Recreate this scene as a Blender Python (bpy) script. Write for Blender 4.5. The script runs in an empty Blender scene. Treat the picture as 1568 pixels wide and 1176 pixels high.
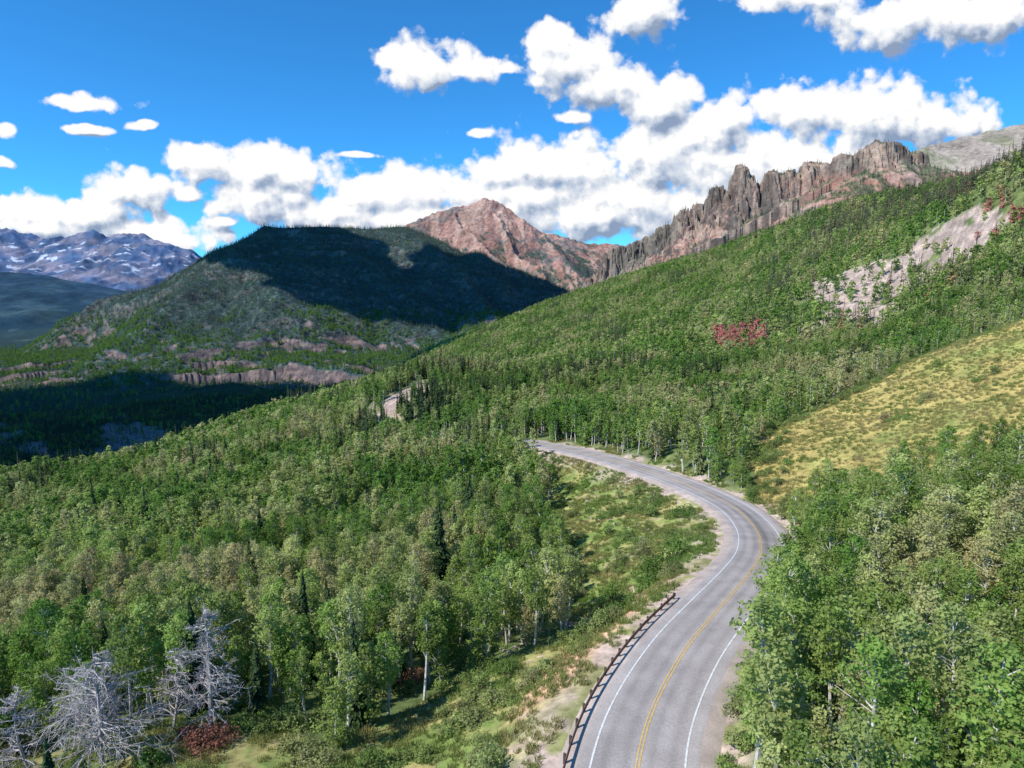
import bpy, math, numpy as np, time
from mathutils import Vector
T0=time.time()
rng=np.random.default_rng(11)
TH=math.radians(8.0); CT,ST=math.cos(TH),math.sin(TH); F=1045.0
# camera unprojection (image position at an estimated depth): column,row,forward distance -> world point
def sg(u,v,t,dz=0.0):
    yp=(588-v)/F
    return (t*(u-784)/F, t*(CT+ST*yp), t*(-ST+CT*yp)+dz)
# ------------------------------------------------------------------ noise
def _g(ix,iy,seed):
    h=(ix.astype(np.int64)*374761393+iy.astype(np.int64)*668265263+seed*1442695041)&0xffffffff
    h=((h^(h>>13))*1274126177)&0xffffffff
    h=(h^(h>>16))&0xffff
    return h.astype(np.float64)*(2*math.pi/65536)
def perlin(x,y,seed=0):
    x0=np.floor(x);y0=np.floor(y);fx=x-x0;fy=y-y0
    u=fx*fx*fx*(fx*(fx*6-15)+10);v=fy*fy*fy*(fy*(fy*6-15)+10)
    def gr(i,j):
        a=_g(x0+i,y0+j,seed); return np.cos(a)*(fx-i)+np.sin(a)*(fy-j)
    a=gr(0,0);b=gr(1,0);c=gr(0,1);d=gr(1,1)
    return ((a+(b-a)*u)+((c+(d-c)*u)-(a+(b-a)*u))*v)*1.4
def fbm(x,y,wl,o=4,seed=0,g=.5):
    s=0;a=1.0;n=0
    for i in range(o):
        s=s+a*perlin(x/wl+i*17.3,y/wl-i*9.1,seed+i);n+=a;a*=g;wl=wl*.5
    return s/n*1.5
def ridged(x,y,wl,o=4,seed=0,g=.55):
    s=0;a=1.0;n=0
    for i in range(o):
        s=s+a*(1-2.2*np.abs(perlin(x/wl+i*7.7,y/wl+i*3.1,seed+i)));n+=a;a*=g;wl=wl*.5
    return s/n
def ss(a,b,x):
    t=np.clip((x-a)/(b-a),0,1);return t*t*(3-2*t)
def inpoly(x,y,P):
    r=np.zeros(x.shape,bool);n=len(P)
    for i in range(n):
        x1,y1=P[i];x2,y2=P[(i+1)%n]
        if y1==y2: continue
        c=((y1>y)!=(y2>y))&(x<(x2-x1)*(y-y1)/(y2-y1)+x1)
        r^=c
    return r
# ------------------------------------------------------------------ materials
def newmat(n):
    m=bpy.data.materials.new(n);m.use_nodes=True;nt=m.node_tree;nt.nodes.clear()
    return m,nt,nt.nodes.new('ShaderNodeOutputMaterial')
def N(nt,t,**k):
    n=nt.nodes.new(t)
    for a,b in k.items(): setattr(n,a,b)
    return n
def L(nt,a,b): nt.links.new(a,b)
def vmul(nt,col,fac):
    v=N(nt,'ShaderNodeVectorMath',operation='SCALE');L(nt,col,v.inputs[0]);L(nt,fac,v.inputs['Scale']);return v.outputs[0]
def maprange(nt,s,a,b,c,d):
    m=N(nt,'ShaderNodeMapRange');L(nt,s,m.inputs[0])
    for i,x in enumerate((a,b,c,d)): m.inputs[i+1].default_value=x
    return m.outputs[0]
def terrain_mat(name,scales,bump,dist,lo=.6,hi=1.4):
    m,nt,o=newmat(name)
    at=N(nt,'ShaderNodeAttribute',attribute_name='Col');tc=N(nt,'ShaderNodeTexCoord')
    n1=N(nt,'ShaderNodeTexNoise');n1.inputs['Scale'].default_value=scales[0];n1.inputs['Detail'].default_value=6;n1.inputs['Roughness'].default_value=.65
    n2=N(nt,'ShaderNodeTexNoise');n2.inputs['Scale'].default_value=scales[1];n2.inputs['Detail'].default_value=4
    L(nt,tc.outputs['Object'],n1.inputs['Vector']);L(nt,tc.outputs['Object'],n2.inputs['Vector'])
    a=maprange(nt,n1.outputs[0],.3,.7,lo,hi);b=maprange(nt,n2.outputs[0],.3,.7,.75,1.25)
    c=vmul(nt,vmul(nt,at.outputs['Color'],a),b)
    d=N(nt,'ShaderNodeBsdfDiffuse');d.inputs['Roughness'].default_value=.6
    L(nt,c,d.inputs['Color'])
    bp=N(nt,'ShaderNodeBump');bp.inputs['Strength'].default_value=bump;bp.inputs['Distance'].default_value=dist
    L(nt,n1.outputs[0],bp.inputs['Height']);L(nt,bp.outputs[0],d.inputs['Normal'])
    L(nt,d.outputs[0],o.inputs[0]);return m
def leaf_mat(name,stops,trans=.3,nscale=.9):
    m,nt,o=newmat(name)
    at=N(nt,'ShaderNodeAttribute',attribute_name='tint',attribute_type='INSTANCER')
    cr=N(nt,'ShaderNodeValToRGB');e=cr.color_ramp.elements
    while len(e)<len(stops): e.new(.5)
    for i,(p,c) in enumerate(stops): e[i].position=p;e[i].color=(*c,1)
    L(nt,at.outputs['Fac'],cr.inputs[0])
    tc=N(nt,'ShaderNodeTexCoord');n=N(nt,'ShaderNodeTexNoise');n.inputs['Scale'].default_value=nscale;n.inputs['Detail'].default_value=2
    L(nt,tc.outputs['Object'],n.inputs['Vector'])
    f=maprange(nt,n.outputs[0],.3,.7,.72,1.3)
    oi=N(nt,'ShaderNodeObjectInfo');f2=maprange(nt,oi.outputs['Random'],0,1,.76,1.24)
    c=vmul(nt,vmul(nt,cr.outputs[0],f),f2)
    d=N(nt,'ShaderNodeBsdfDiffuse');t=N(nt,'ShaderNodeBsdfTranslucent');L(nt,c,d.inputs[0]);L(nt,c,t.inputs[0])
    mx=N(nt,'ShaderNodeMixShader');mx.inputs[0].default_value=trans;L(nt,d.outputs[0],mx.inputs[1]);L(nt,t.outputs[0],mx.inputs[2])
    L(nt,mx.outputs[0],o.inputs[0]);return m
def simple_mat(name,c1,c2,scale=4,rough=.8,metal=0,zs=1):
    m,nt,o=newmat(name)
    tc=N(nt,'ShaderNodeTexCoord');mp=N(nt,'ShaderNodeMapping');mp.inputs['Scale'].default_value=(1,1,zs)
    n=N(nt,'ShaderNodeTexNoise');n.inputs['Scale'].default_value=scale;n.inputs['Detail'].default_value=5
    L(nt,tc.outputs['Object'],mp.inputs[0]);L(nt,mp.outputs[0],n.inputs['Vector'])
    cr=N(nt,'ShaderNodeValToRGB');cr.color_ramp.elements[0].position=.35;cr.color_ramp.elements[1].position=.65
    cr.color_ramp.elements[0].color=(*c1,1);cr.color_ramp.elements[1].color=(*c2,1);L(nt,n.outputs[0],cr.inputs[0])
    p=N(nt,'ShaderNodeBsdfPrincipled');p.inputs['Roughness'].default_value=rough;p.inputs['Metallic'].default_value=metal
    L(nt,cr.outputs[0],p.inputs['Base Color']);L(nt,p.outputs[0],o.inputs[0]);return m
M_ground=terrain_mat('ground_soil_grass',(.9,.12),.6,.25,.6,1.4)
M_mount=terrain_mat('mountain_rock',(.045,.006),.9,16,.6,1.4)
M_far=terrain_mat('hazy_far_rock',(.006,.0015),.5,60,.8,1.2)  # haze comes from bluish vertex colours, there is no atmosphere
M_aspen=leaf_mat('aspen_leaves',[(0,(.165,.295,.060)),(.35,(.325,.420,.115)),(.7,(.485,.500,.220)),(.85,(.50,.46,.22)),(.97,(.62,.27,.22))],.45)
M_con=leaf_mat('conifer_needles',[(0,(.045,.085,.038)),(.5,(.095,.130,.050)),(.8,(.20,.205,.085)),(.95,(.48,.20,.12))],.12)
M_confar=leaf_mat('hazy_conifer_needles',[(0,(.085,.155,.130)),(.5,(.125,.195,.130)),(1,(.17,.23,.11))],.12)  # aerial haze painted into the needle colours as a bluish tint
M_shrub=leaf_mat('shrub_leaves',[(0,(.16,.27,.065)),(.4,(.28,.36,.115)),(.8,(.38,.38,.18)),(.95,(.42,.20,.14))],.38)
M_grass=leaf_mat('grass_blades',[(0,(.20,.30,.075)),(.5,(.36,.35,.13)),(1,(.48,.40,.19))],.35)
M_trunk=simple_mat('aspen_bark',(.38,.36,.32),(.78,.75,.68),3)
M_bark=simple_mat('conifer_bark',(.08,.06,.045),(.16,.13,.10),3)
M_dead=simple_mat('dead_wood',(.27,.24,.235),(.52,.48,.47),2)
M_rock=simple_mat('boulder_rock',(.28,.22,.19),(.50,.42,.37),1.5)
# ------------------------------------------------------------------ mesh helpers
def link(ob): bpy.context.scene.collection.objects.link(ob);return ob
def raw_mesh(name,V,Q,mats,mi=None,smooth=True,col=None):
    me=bpy.data.meshes.new(name);V=np.ascontiguousarray(V,dtype=np.float32);Q=np.ascontiguousarray(Q,dtype=np.int32)
    me.vertices.add(len(V));me.vertices.foreach_set('co',V.ravel())
    me.loops.add(Q.size);me.loops.foreach_set('vertex_index',Q.ravel())
    me.polygons.add(len(Q));me.polygons.foreach_set('loop_start',np.arange(len(Q),dtype=np.int32)*4)
    try: me.polygons.foreach_set('loop_total',np.full(len(Q),4,dtype=np.int32))
    except Exception: pass
    for m in mats: me.materials.append(m)
    if mi is not None: me.polygons.foreach_set('material_index',np.ascontiguousarray(mi,dtype=np.int32))
    me.polygons.foreach_set('use_smooth',np.full(len(Q),smooth))
    if col is not None:
        ca=me.color_attributes.new('Col','FLOAT_COLOR','POINT')
        c=np.ones((len(V),4),np.float32);c[:,:3]=col.reshape(-1,3);ca.data.foreach_set('color',c.ravel())
    me.update(calc_edges=True);me.validate();return me
def gridQ(nr,nc):
    r,c=np.meshgrid(np.arange(nr-1),np.arange(nc-1),indexing='ij');i=(r*nc+c).ravel()
    return np.stack([i,i+1,i+nc+1,i+nc],1)
def grid_obj(name,X,Y,Z,col,mat,smooth=True):
    V=np.stack([X.ravel(),Y.ravel(),Z.ravel()],1)
    return link(bpy.data.objects.new(name,raw_mesh(name,V,gridQ(*X.shape),[mat],col=col,smooth=smooth)))
class B:
    def __init__(s): s.V=[];s.Q=[];s.M=[];s.n=0
    def add(s,v,q,m):
        s.V.append(np.asarray(v,float));s.Q.append(np.asarray(q)+s.n);s.M.append(np.full(len(q),m));s.n+=len(v)
    def limb(s,P,R,k=5,m=0):
        P=np.asarray(P,float);n=len(P);d=P[-1]-P[0];d/=np.linalg.norm(d)+1e-9
        a=np.cross(d,(0,1,0) if abs(d[1])<.8 else (1,0,0));a/=np.linalg.norm(a);b=np.cross(d,a)
        an=np.arange(k)*2*math.pi/k
        ring=np.cos(an)[:,None]*a+np.sin(an)[:,None]*b
        v=np.concatenate([P[i]+ring*R[i] for i in range(n)])
        q=[(i*k+j,i*k+(j+1)%k,(i+1)*k+(j+1)%k,(i+1)*k+j) for i in range(n-1) for j in range(k)]
        s.add(v,q,m)
    def leaves(s,C,sz,m,r,out,asp=.7,jit=.75):
        n=len(C);o=out/(np.linalg.norm(out,axis=1)[:,None]+1e-6);nn=o+r.normal(size=(n,3))*jit;nn/=np.linalg.norm(nn,axis=1)[:,None]
        a=r.normal(size=(n,3));a-=(a*nn).sum(1)[:,None]*nn;a/=np.linalg.norm(a,axis=1)[:,None];b=np.cross(nn,a)
        sz=np.asarray(sz)[:,None]
        v=np.stack([C+a*sz,C+b*sz*asp,C-a*sz,C-b*sz*asp],1).reshape(-1,3)
        s.add(v,np.arange(4*n).reshape(-1,4),m)
    def mesh(s,name,mats,smooth=False):
        return raw_mesh(name,np.concatenate(s.V),np.concatenate(s.Q),mats,np.concatenate(s.M),smooth)
# ------------------------------------------------------------------ tree prototypes
def aspen(name,seed,h,w,ncl,nl,ls,base=.32,mats=None,sig=.30):
    r=np.random.default_rng(seed);b=B()
    bend=r.normal(size=2)*.4
    def tr(f): return np.array([bend[0]*math.sin(f*2.5),bend[1]*math.sin(f*3.1),f*h])
    b.limb([tr(f) for f in np.linspace(-.04,.93,7)],np.linspace(.18,.035,7)*h/11,6,1)
    C=[];O=[]
    for i in range(ncl):
        q=r.random()**.85;f=base+(1-base)*q
        R=w*.5*(math.sin(math.pi*min(1,max(.02,q*.86+.1)))**.65)*r.uniform(.65,1.3)
        rr=R*r.random()**.45;an=r.random()*6.283
        off=np.array([math.cos(an)*rr,math.sin(an)*rr,0]);c=tr(f)+off
        if i%3==0 and ls<.5: b.limb([tr(max(.15,f-.06-.08*r.random())),c],[.05,.015],3,1)
        k=max(3,int(nl*r.uniform(.5,1.5)))
        dd=r.normal(size=(k,3))*np.array([sig,sig,sig*.8])*(w/4)*r.uniform(.7,1.3)
        C.append(c+dd);O.append(off*.45+dd*1.6+np.array([0,0,.45+.8*(q>.7)]))
    C=np.concatenate(C);b.leaves(C,ls*r.uniform(.6,1.25,len(C)),0,r,np.concatenate(O))
    return b.mesh(name,mats or [M_aspen,M_trunk])
def conifer(name,seed,h,w,lv,nb,mats=None,nq=3):
    r=np.random.default_rng(seed);b=B()
    b.limb([(0,0,-.3),(0,0,h*.5),(0,0,h*.97)],[.02*h,.012*h,.004*h],5,1)
    V=[]
    for i in range(lv):
        f=.07+.93*(i/lv);z0=f*h;R0=w*.5*(1-f)**.8+.02*w
        for j in range(nb):
            if r.random()<.1: continue
            an=r.random()*6.283;R=R0*r.uniform(.6,1.2)
            for k in range(nq):
                a2=an+r.normal()*.22;rr=R*r.uniform(.6,1);z=z0+r.normal()*h/lv*.6
                dr=np.array([math.cos(a2),math.sin(a2),0]);sd=np.array([-math.sin(a2),math.cos(a2),r.normal()*.5])*rr*.22+.02
                tip=dr*rr+np.array([0,0,z-rr*r.uniform(.15,.45)]);mid=dr*rr*.55+np.array([0,0,z-rr*.05])
                V+= [np.array([0,0,z+.02*h]),mid+sd,tip,mid-sd]
    b.add(np.array(V),np.arange(len(V)).reshape(-1,4),0)
    return b.mesh(name,mats or [M_con,M_bark])
def shrub(name,seed,h,w,ncl,nl,ls):
    r=np.random.default_rng(seed);b=B();C=[]
    for i in range(ncl):
        an=r.random()*6.283;rr=w*.5*r.random()**.6;z=h*(1-(rr/(w*.55))**2)*r.uniform(.45,1)+.1
        c=np.array([math.cos(an)*rr,math.sin(an)*rr,z])
        b.limb([(0,0,-.1),c],[.03,.01],3,1)
        C.append(c+r.normal(size=(int(nl),3))*.2*np.array([1,1,.8])*w/2.5)
    C=np.concatenate(C);C[:,2]=np.maximum(C[:,2],.05);b.leaves(C,ls*r.uniform(.6,1.3,len(C)),0,r,C*np.array([1,1,1.1]))
    return b.mesh(name,[M_shrub,M_bark])
def tuft(name,seed,n,h,w):
    r=np.random.default_rng(seed);V=[]
    for i in range(n):
        an=r.random()*6.283;rr=w*r.random()**.5;c=np.array([math.cos(an)*rr,math.sin(an)*rr,-.03])
        d=np.array([r.normal()*.3,r.normal()*.3,1])*h*r.uniform(.5,1.2);s=np.array([math.cos(an*3),math.sin(an*3),0])*.035
        V+=[c-s,c+s,c+d+s*.3,c+d-s*.3]
    b=B();b.add(np.array(V),np.arange(len(V)).reshape(-1,4),0);return b.mesh(name,[M_grass])
def deadtree(name,seed,h,spread,nbr=70,lean=.3):
    r=np.random.default_rng(seed);b=B();bend=r.normal(size=2)*lean
    def tr(f): return np.array([bend[0]*math.sin(f*3),bend[1]*math.sin(f*2.4),f*h])
    b.limb([tr(f) for f in np.linspace(-.04,1,9)],np.linspace(.26,.04,9)*h/12,6,0)
    for i in range(nbr):
        f=.16+.82*r.random();an=r.random()*6.283;ln=spread*(1-f)**.6*r.uniform(.35,1.15)+.35
        p0=tr(f);dr=np.array([math.cos(an),math.sin(an),r.uniform(-.25,.4)])
        p1=p0+dr*ln*.55;p2=p1+(dr+np.array([r.normal()*.35,r.normal()*.35,r.uniform(-.5,.25)]))*ln*.45
        b.limb([p0,p1,p2],[.065,.042,.018],4,0)
        for j in range(9):
            q=r.uniform(.25,1);s=p0+(p1-p0)*min(1,q/.55) if q<.55 else p1+(p2-p1)*((q-.55)/.45)
            td=dr*.6+r.normal(size=3)*.5+np.array([0,0,-.3]);tl=ln*.3*r.uniform(.4,1.2)
            e=s+td*tl;b.limb([s,e],[.028,.015],3,0)
            for k in range(3):
                s2=s+(e-s)*r.uniform(.3,1);b.limb([s2,s2+(td+r.normal(size=3)*.8)*tl*.45],[.018,.01],3,0)
    return b.mesh(name,[M_dead])
def rock(name,seed):
    import bmesh
    r=np.random.default_rng(seed);bm=bmesh.new();bmesh.ops.create_icosphere(bm,subdivisions=3,radius=1)
    D=r.normal(size=(9,3));D/=np.linalg.norm(D,axis=1)[:,None];c=r.uniform(.55,.85,9)
    for v in bm.verts:
        p=np.array(v.co)
        for d,k in zip(D,c):
            t=p@d
            if t>k: p=p-d*(t-k)
        v.co=p*np.array([1,.8,.65])
    me=bpy.data.meshes.new(name);bm.to_mesh(me);bm.free();me.materials.append(M_rock);return me
def coll(name,meshes):
    c=bpy.data.collections.new(name)
    for i,m in enumerate(meshes): c.objects.link(bpy.data.objects.new('%s_%02d'%(name,i),m))
    return c
AH=[aspen('aspen_hi%d'%i,20+i,h,w,nc,23,.145,bs) for i,(h,w,nc,bs) in enumerate([(11.5,3.2,88,.38),(10.5,2.9,76,.44),(12.5,3.5,96,.46),(9.5,3.2,84,.28),(11,2.6,70,.52),(8,3.0,76,.12)])]
AM=[aspen('aspen_mid%d'%i,40+i,h,w,46,11,.29,bs) for i,(h,w,bs) in enumerate([(11.5,3.4,.30),(10.5,3.1,.38),(12.5,3.6,.40),(9.0,3.6,.06)])]
AL=[aspen('aspen_low%d'%i,60+i,h,w,22,6,.70,.15,sig=.42) for i,(h,w) in enumerate([(9.5,4.4),(10.5,4.8),(8.5,4.4)])]
CHi=[conifer('conifer_hi%d'%i,70+i,h,w,34,13,nq=4) for i,(h,w) in enumerate([(13,4.2),(11,3.8),(15,4.6)])]
CM=[conifer('conifer_mid%d'%i,80+i,h,w,18,9,nq=2) for i,(h,w) in enumerate([(14,4.6),(12,4.4),(16,5.2)])]
CL=[conifer('conifer_low%d'%i,90+i,h,w,8,6,nq=1) for i,(h,w) in enumerate([(15,5.6),(13,5.2),(17,6)])]
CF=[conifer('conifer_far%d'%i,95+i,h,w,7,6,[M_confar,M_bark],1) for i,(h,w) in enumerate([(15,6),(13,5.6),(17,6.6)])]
SH=[shrub('shrub%d'%i,100+i,h,w,34,20,.11) for i,(h,w) in enumerate([(1.6,2.6),(2.4,2.8),(1.1,2.2),(2.0,3.4)])]
TU=[tuft('tuft%d'%i,110+i,60,.55,.55) for i in range(3)]
RK=[rock('rock%d'%i,120+i) for i in range(4)]
c_near=coll('tree_near',AH+CHi);c_mid=coll('tree_mid',AM+CM);c_low=coll('tree_low',AL+CL);c_far=coll('tree_far',AL+CF);c_sh=coll('shrub_kind',SH);c_tu=coll('tuft_kind',TU);c_rk=coll('rock_kind',RK)
def scatter(name,P,scl,tint,idx,cl,tilt=0.03):
    n=len(P);me=bpy.data.meshes.new(name);me.vertices.add(n);me.vertices.foreach_set('co',np.ascontiguousarray(P,dtype=np.float32).ravel())
    rot=np.stack([rng.normal(size=n)*tilt,rng.normal(size=n)*tilt,rng.random(n)*6.283],1)
    s=np.asarray(scl);s=s if s.ndim==2 else np.stack([s*rng.uniform(.85,1.2,n),s*rng.uniform(.85,1.2,n),s],1)
    for nm,ty,key,d in (('rot','FLOAT_VECTOR','vector',rot),('scl','FLOAT_VECTOR','vector',s),('tint','FLOAT','value',tint)):
        a=me.attributes.new(nm,ty,'POINT');a.data.foreach_set(key,np.ascontiguousarray(d,dtype=np.float32).ravel())
    a=me.attributes.new('idx','INT','POINT');a.data.foreach_set('value',np.ascontiguousarray(idx,dtype=np.int32))
    me.update();ob=link(bpy.data.objects.new(name,me))
    ng=bpy.data.node_groups.new(name+'_instancing','GeometryNodeTree')
    ng.interface.new_socket('Geometry',in_out='INPUT',socket_type='NodeSocketGeometry');ng.interface.new_socket('Geometry',in_out='OUTPUT',socket_type='NodeSocketGeometry')
    gi=ng.nodes.new('NodeGroupInput');go=ng.nodes.new('NodeGroupOutput');ip=ng.nodes.new('GeometryNodeInstanceOnPoints');ci=ng.nodes.new('GeometryNodeCollectionInfo')
    ci.inputs['Collection'].default_value=cl;ci.inputs['Separate Children'].default_value=True;ci.inputs['Reset Children'].default_value=True
    ip.inputs['Pick Instance'].default_value=True
    def na(nm,ty):
        x=ng.nodes.new('GeometryNodeInputNamedAttribute');x.data_type=ty;x.inputs['Name'].default_value=nm
        return [o for o in x.outputs if o.enabled and o.name=='Attribute'][0]
    ng.links.new(gi.outputs[0],ip.inputs['Points']);ng.links.new(ci.outputs[0],ip.inputs['Instance'])
    ng.links.new(na('idx','INT'),ip.inputs['Instance Index']);ng.links.new(na('rot','FLOAT_VECTOR'),ip.inputs['Rotation']);ng.links.new(na('scl','FLOAT_VECTOR'),ip.inputs['Scale'])
    ng.links.new(ip.outputs[0],go.inputs[0])
    md=ob.modifiers.new('instances','NODES');md.node_group=ng;print(name,n);return ob
# ------------------------------------------------------------------ road centreline
RC=np.array([(0,-8,-35.6),(3,15,-35.8),(6,32,-36),(9.5,47.4,-36.3),(12.6,55.8,-36.5),(18.2,66.5,-37),(24.6,76.5,-37.7),(32.4,89.4,-39.3),(39.2,102.8,-41.3),(44.8,120,-44),(47.3,137,-46),(46.2,152,-47.4),(41.6,170,-48.8),(33.0,193,-50.6),(20.5,218,-52.7),(6.1,241,-55.2),(-8,262,-58.3),(-25,285,-63),(-45,315,-67),(-62,340,-68.5),(-73,359,-68),(-92,374,-71),(-118,384,-75)])
def catmull(P,step=1.0):
    out=[]
    Pp=np.vstack([2*P[0]-P[1],P,2*P[-1]-P[-2]])
    for i in range(1,len(Pp)-2):
        p0,p1,p2,p3=Pp[i-1:i+3];n=max(2,int(np.linalg.norm(p2-p1)/step))
        for t in np.arange(n)/n:
            out.append(.5*((2*p1)+(-p0+p2)*t+(2*p0-5*p1+4*p2-p3)*t*t+(-p0+3*p1-3*p2+p3)*t**3))
    out.append(P[-1]);return np.array(out)
RP=catmull(RC)
for _ in range(12): RP[1:-1]=(RP[:-2]+RP[2:]+2*RP[1:-1])/4
tg=np.gradient(RP,axis=0);tg[:,2]=0;tg/=np.linalg.norm(tg,axis=1)[:,None];LN=np.stack([-tg[:,1],tg[:,0],0*tg[:,0]],1)
def road_d(x,y):
    sh=x.shape;x=x.ravel();y=y.ravel();D=np.full(x.shape,1e3);S=np.zeros(x.shape);Zr=np.zeros(x.shape)
    m=np.where((y<410)&(y>-30)&(x>-150)&(x<90))[0]
    for k in range(0,len(m),20000):
        mm=m[k:k+20000];dx=x[mm][:,None]-RP[None,:,0];dy=y[mm][:,None]-RP[None,:,1]
        d=dx*dx+dy*dy;j=d.argmin(1);a=np.arange(len(mm));dd=np.sqrt(d[a,j]);D[mm]=dd
        S[mm]=np.sign(dx[a,j]*LN[j,0]+dy[a,j]*LN[j,1]);Zr[mm]=RP[j,2]
    return D.reshape(sh),S.reshape(sh),Zr.reshape(sh)   # S>0: left (valley) side
# ------------------------------------------------------------------ base ground
CP=[(22,46,-33),(35,42,-31),(50,50,-28),(62,45,-24),(35,70,-35),(50,70,-31.5),(47,92,-37),(60,92,-34),(68,88,-30),(85,90,-24),(53,150,-47.5),(72,176,-41),(94,187,-36),(112,187,-28.7),(154,210,-11.7),(127,214,-24),(96,147,-30),(75,130,-36),(60,115,-39.5),(120,120,-17),
(66,317,-59),(158,317,-48),(110,265,-46),(60,240,-53),(200,300,-20),(235,300,-6),(22,347,-65),(151,495,-40),(222,445,-28),(271,545,4),(316,523,18),(288,420,10),(383,666,66),(390,539,92),(358,920,72),(272,905,8),(186,900,-34),(293,1320,40),(166,1510,-24),(-32,1400,-90),(-165,1195,-124),(-202,790,-124),(-228,541,-109),(-235,410,-110),(-285,370,-108),(78,693,-66),(9,596,-80),(-68,847,-92),
(-12,232,-60.5),(-38,275,-66),(-52,397,-54),(-45,375,-59),(-100,300,-82),(-95,345,-74),(-150,400,-92),(-60,296,-71),(-140,250,-86),(-60,200,-69),(-108,144,-68),(-200,250,-98),(17,144,-52.5),(9.5,109,-51),(0,140,-57),(-5,180,-61),(-8,90,-49.5),(3,67,-41),(26,112,-45.5),(-31,58,-43),(-15,75,-47.5),(-50,60,-46),(-60,90,-55),(-30,120,-58),(-5,45,-40),(-22,38,-41),(-45,35,-43),(25,155,-51.5),(10,190,-58),(50,205,-48),(36,238,-52),(20,268,-57),(0,15,-36),(25,12,-31),(-25,12,-40),
(-311,745,-190),(-420,560,-190),(-540,500,-230),(-330,450,-150),(-450,1000,-270),(-190,1500,-205),(-500,1500,-280),(-1100,1500,-285),(-1500,3000,-280),(-900,900,-272),(-3500,5000,-285),(-700,5000,-250),(0,2200,-165),(200,2200,-70),(520,1500,60),(700,1200,110),(900,2000,100),(700,900,140),(1500,3000,150),(0,4000,-150),(0,8000,-200),(-8000,12000,-280),(3000,12000,0),(-3000,12000,-280),(6000,8000,100),(1200,600,200),(400,200,60),(200,100,8),(-400,200,-135),(-800,300,-225),(-2000,800,-285),(-200,80,-88),(-1000,600,-272),(-6000,20000,-280),(8000,20000,0),(1500,1300,250)]
CP=np.array(CP,float);cr_=np.hypot(CP[:,0],CP[:,1]);ca=np.arctan2(CP[:,0],CP[:,1]);cb=np.log(cr_);cv=(CP[:,2]+45)/cr_
def phi(r2): return np.sqrt(r2+.09**2)
K=phi((ca[:,None]-ca)**2+(cb[:,None]-cb)**2)+np.eye(len(ca))*-2e-3
Pm=np.stack([np.ones_like(ca),ca,cb],1);A=np.block([[K,Pm],[Pm.T,np.zeros((3,3))]])
sol=np.linalg.solve(A,np.concatenate([cv,np.zeros(3)]))
na_,nb_=1150,950
ga=np.radians(np.linspace(-68,68,na_));gb=np.linspace(math.log(14),math.log(26000),nb_)
def rbf(a,b):
    s=sol[-3]+sol[-2]*a+sol[-1]*b
    for w,x,y in zip(sol[:-3],ca,cb): s=s+w*phi((a-x)**2+(b-y)**2)
    return s
AA,BB=np.meshgrid(ga,gb);R_=np.exp(BB)
ca_i=np.linspace(0,na_-1,380);cb_i=np.linspace(0,nb_-1,320)
cc=rbf(*np.meshgrid(np.interp(ca_i,np.arange(na_),ga),np.interp(cb_i,np.arange(nb_),gb)))
t1=np.array([np.interp(np.arange(na_),ca_i,row) for row in cc]);vv=np.array([np.interp(np.arange(nb_),cb_i,t1[:,j]) for j in range(na_)]).T
GX=R_*np.sin(AA);GY=R_*np.cos(AA);GZ=vv*R_-45
GZ+=fbm(GX,GY,22,4,1)*.9*ss(20,60,R_)+fbm(GX,GY,130,4,5)*6*ss(200,600,R_)+fbm(GX,GY,600,4,9)*22*ss(1300,3000,R_)
GZ+=ridged(GX+GY*.3,GY*.6,260,4,12)*22*ss(-150,-230,GZ)*ss(450,800,R_)*ss(4000,2500,R_)
GD,GS,GR=road_d(GX,GY)
w_=np.where(GS>0,ss(6.2,15,GD),ss(5.8,13,GD))
GZ=np.where(GD<25,(GR-.40)*(1-w_)+GZ*w_,GZ)
def bil(G,fa,fb):
    fa=np.clip(fa,0,G.shape[1]-1.001);fb=np.clip(fb,0,G.shape[0]-1.001);i=fa.astype(int);j=fb.astype(int);u=fa-i;v=fb-j
    return (G[j,i]*(1-u)+G[j,i+1]*u)*(1-v)+(G[j+1,i]*(1-u)+G[j+1,i+1]*u)*v
def gz(x,y):
    a=np.arctan2(x,y);b=np.log(np.hypot(x,y))
    return bil(GZ,(a-ga[0])/(ga[1]-ga[0]),(b-gb[0])/(gb[1]-gb[0]))
print('ground',time.time()-T0)
# regions (plan view, metres)
MEADOW_P=[(54,132),(57,158),(66,182),(82,204),(110,222),(140,236),(175,256),(240,285),(250,215),(180,152),(125,122),(100,114),(84,112),(66,116),(58,121)]
def meadow(x,y): return inpoly(x+fbm(x,y,26,3,411)*9,y+fbm(x,y,22,3,413)*11,MEADOW_P)&((x>60)|(y<175))|inpoly(x,y,[(54,132),(58,150),(66,170),(76,150),(66,118)])
SCREE=[(188,450),(220,512),(250,575),(305,580),(360,545),(355,500),(305,488),(268,466),(240,432)]
CUT=[(-76,366),(-70,384),(-58,404),(-47,400),(-46,378),(-54,366),(-66,363)]
OPEN=[(-17,30),(-19,52),(-14,66),(-6,74),(6,80),(14,90),(40,90),(20,30)]
CLEAR=[(-62,36),(-56,58),(-44,64),(-34,66),(-22,64),(-16,56),(-16,36)]
def gully(x,y,d,s): return (s>0)&(x>9+2.5*np.sin(y/9.))&(y>88)&(y<236)&(d<45)
def screem(x,y): return (inpoly(x+fbm(x,y,14,2,401)*8,y+fbm(x,y,30,2,403)*18,SCREE)&(fbm(x,y*.7,34,3,405)>-.25))
def cutm(x,y): return inpoly(x+fbm(x,y,10,3,407)*7,y+fbm(x,y,12,3,409)*9,CUT)
def lerp(a,b,t): return a*(1-t[...,None])+b*t[...,None]
n1=fbm(GX,GY,9,3,21);n2=fbm(GX,GY,40,3,25);n3=fbm(GX,GY,3,2,27)
C=np.zeros(GX.shape+(3,))+np.array([.12,.16,.06])
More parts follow.
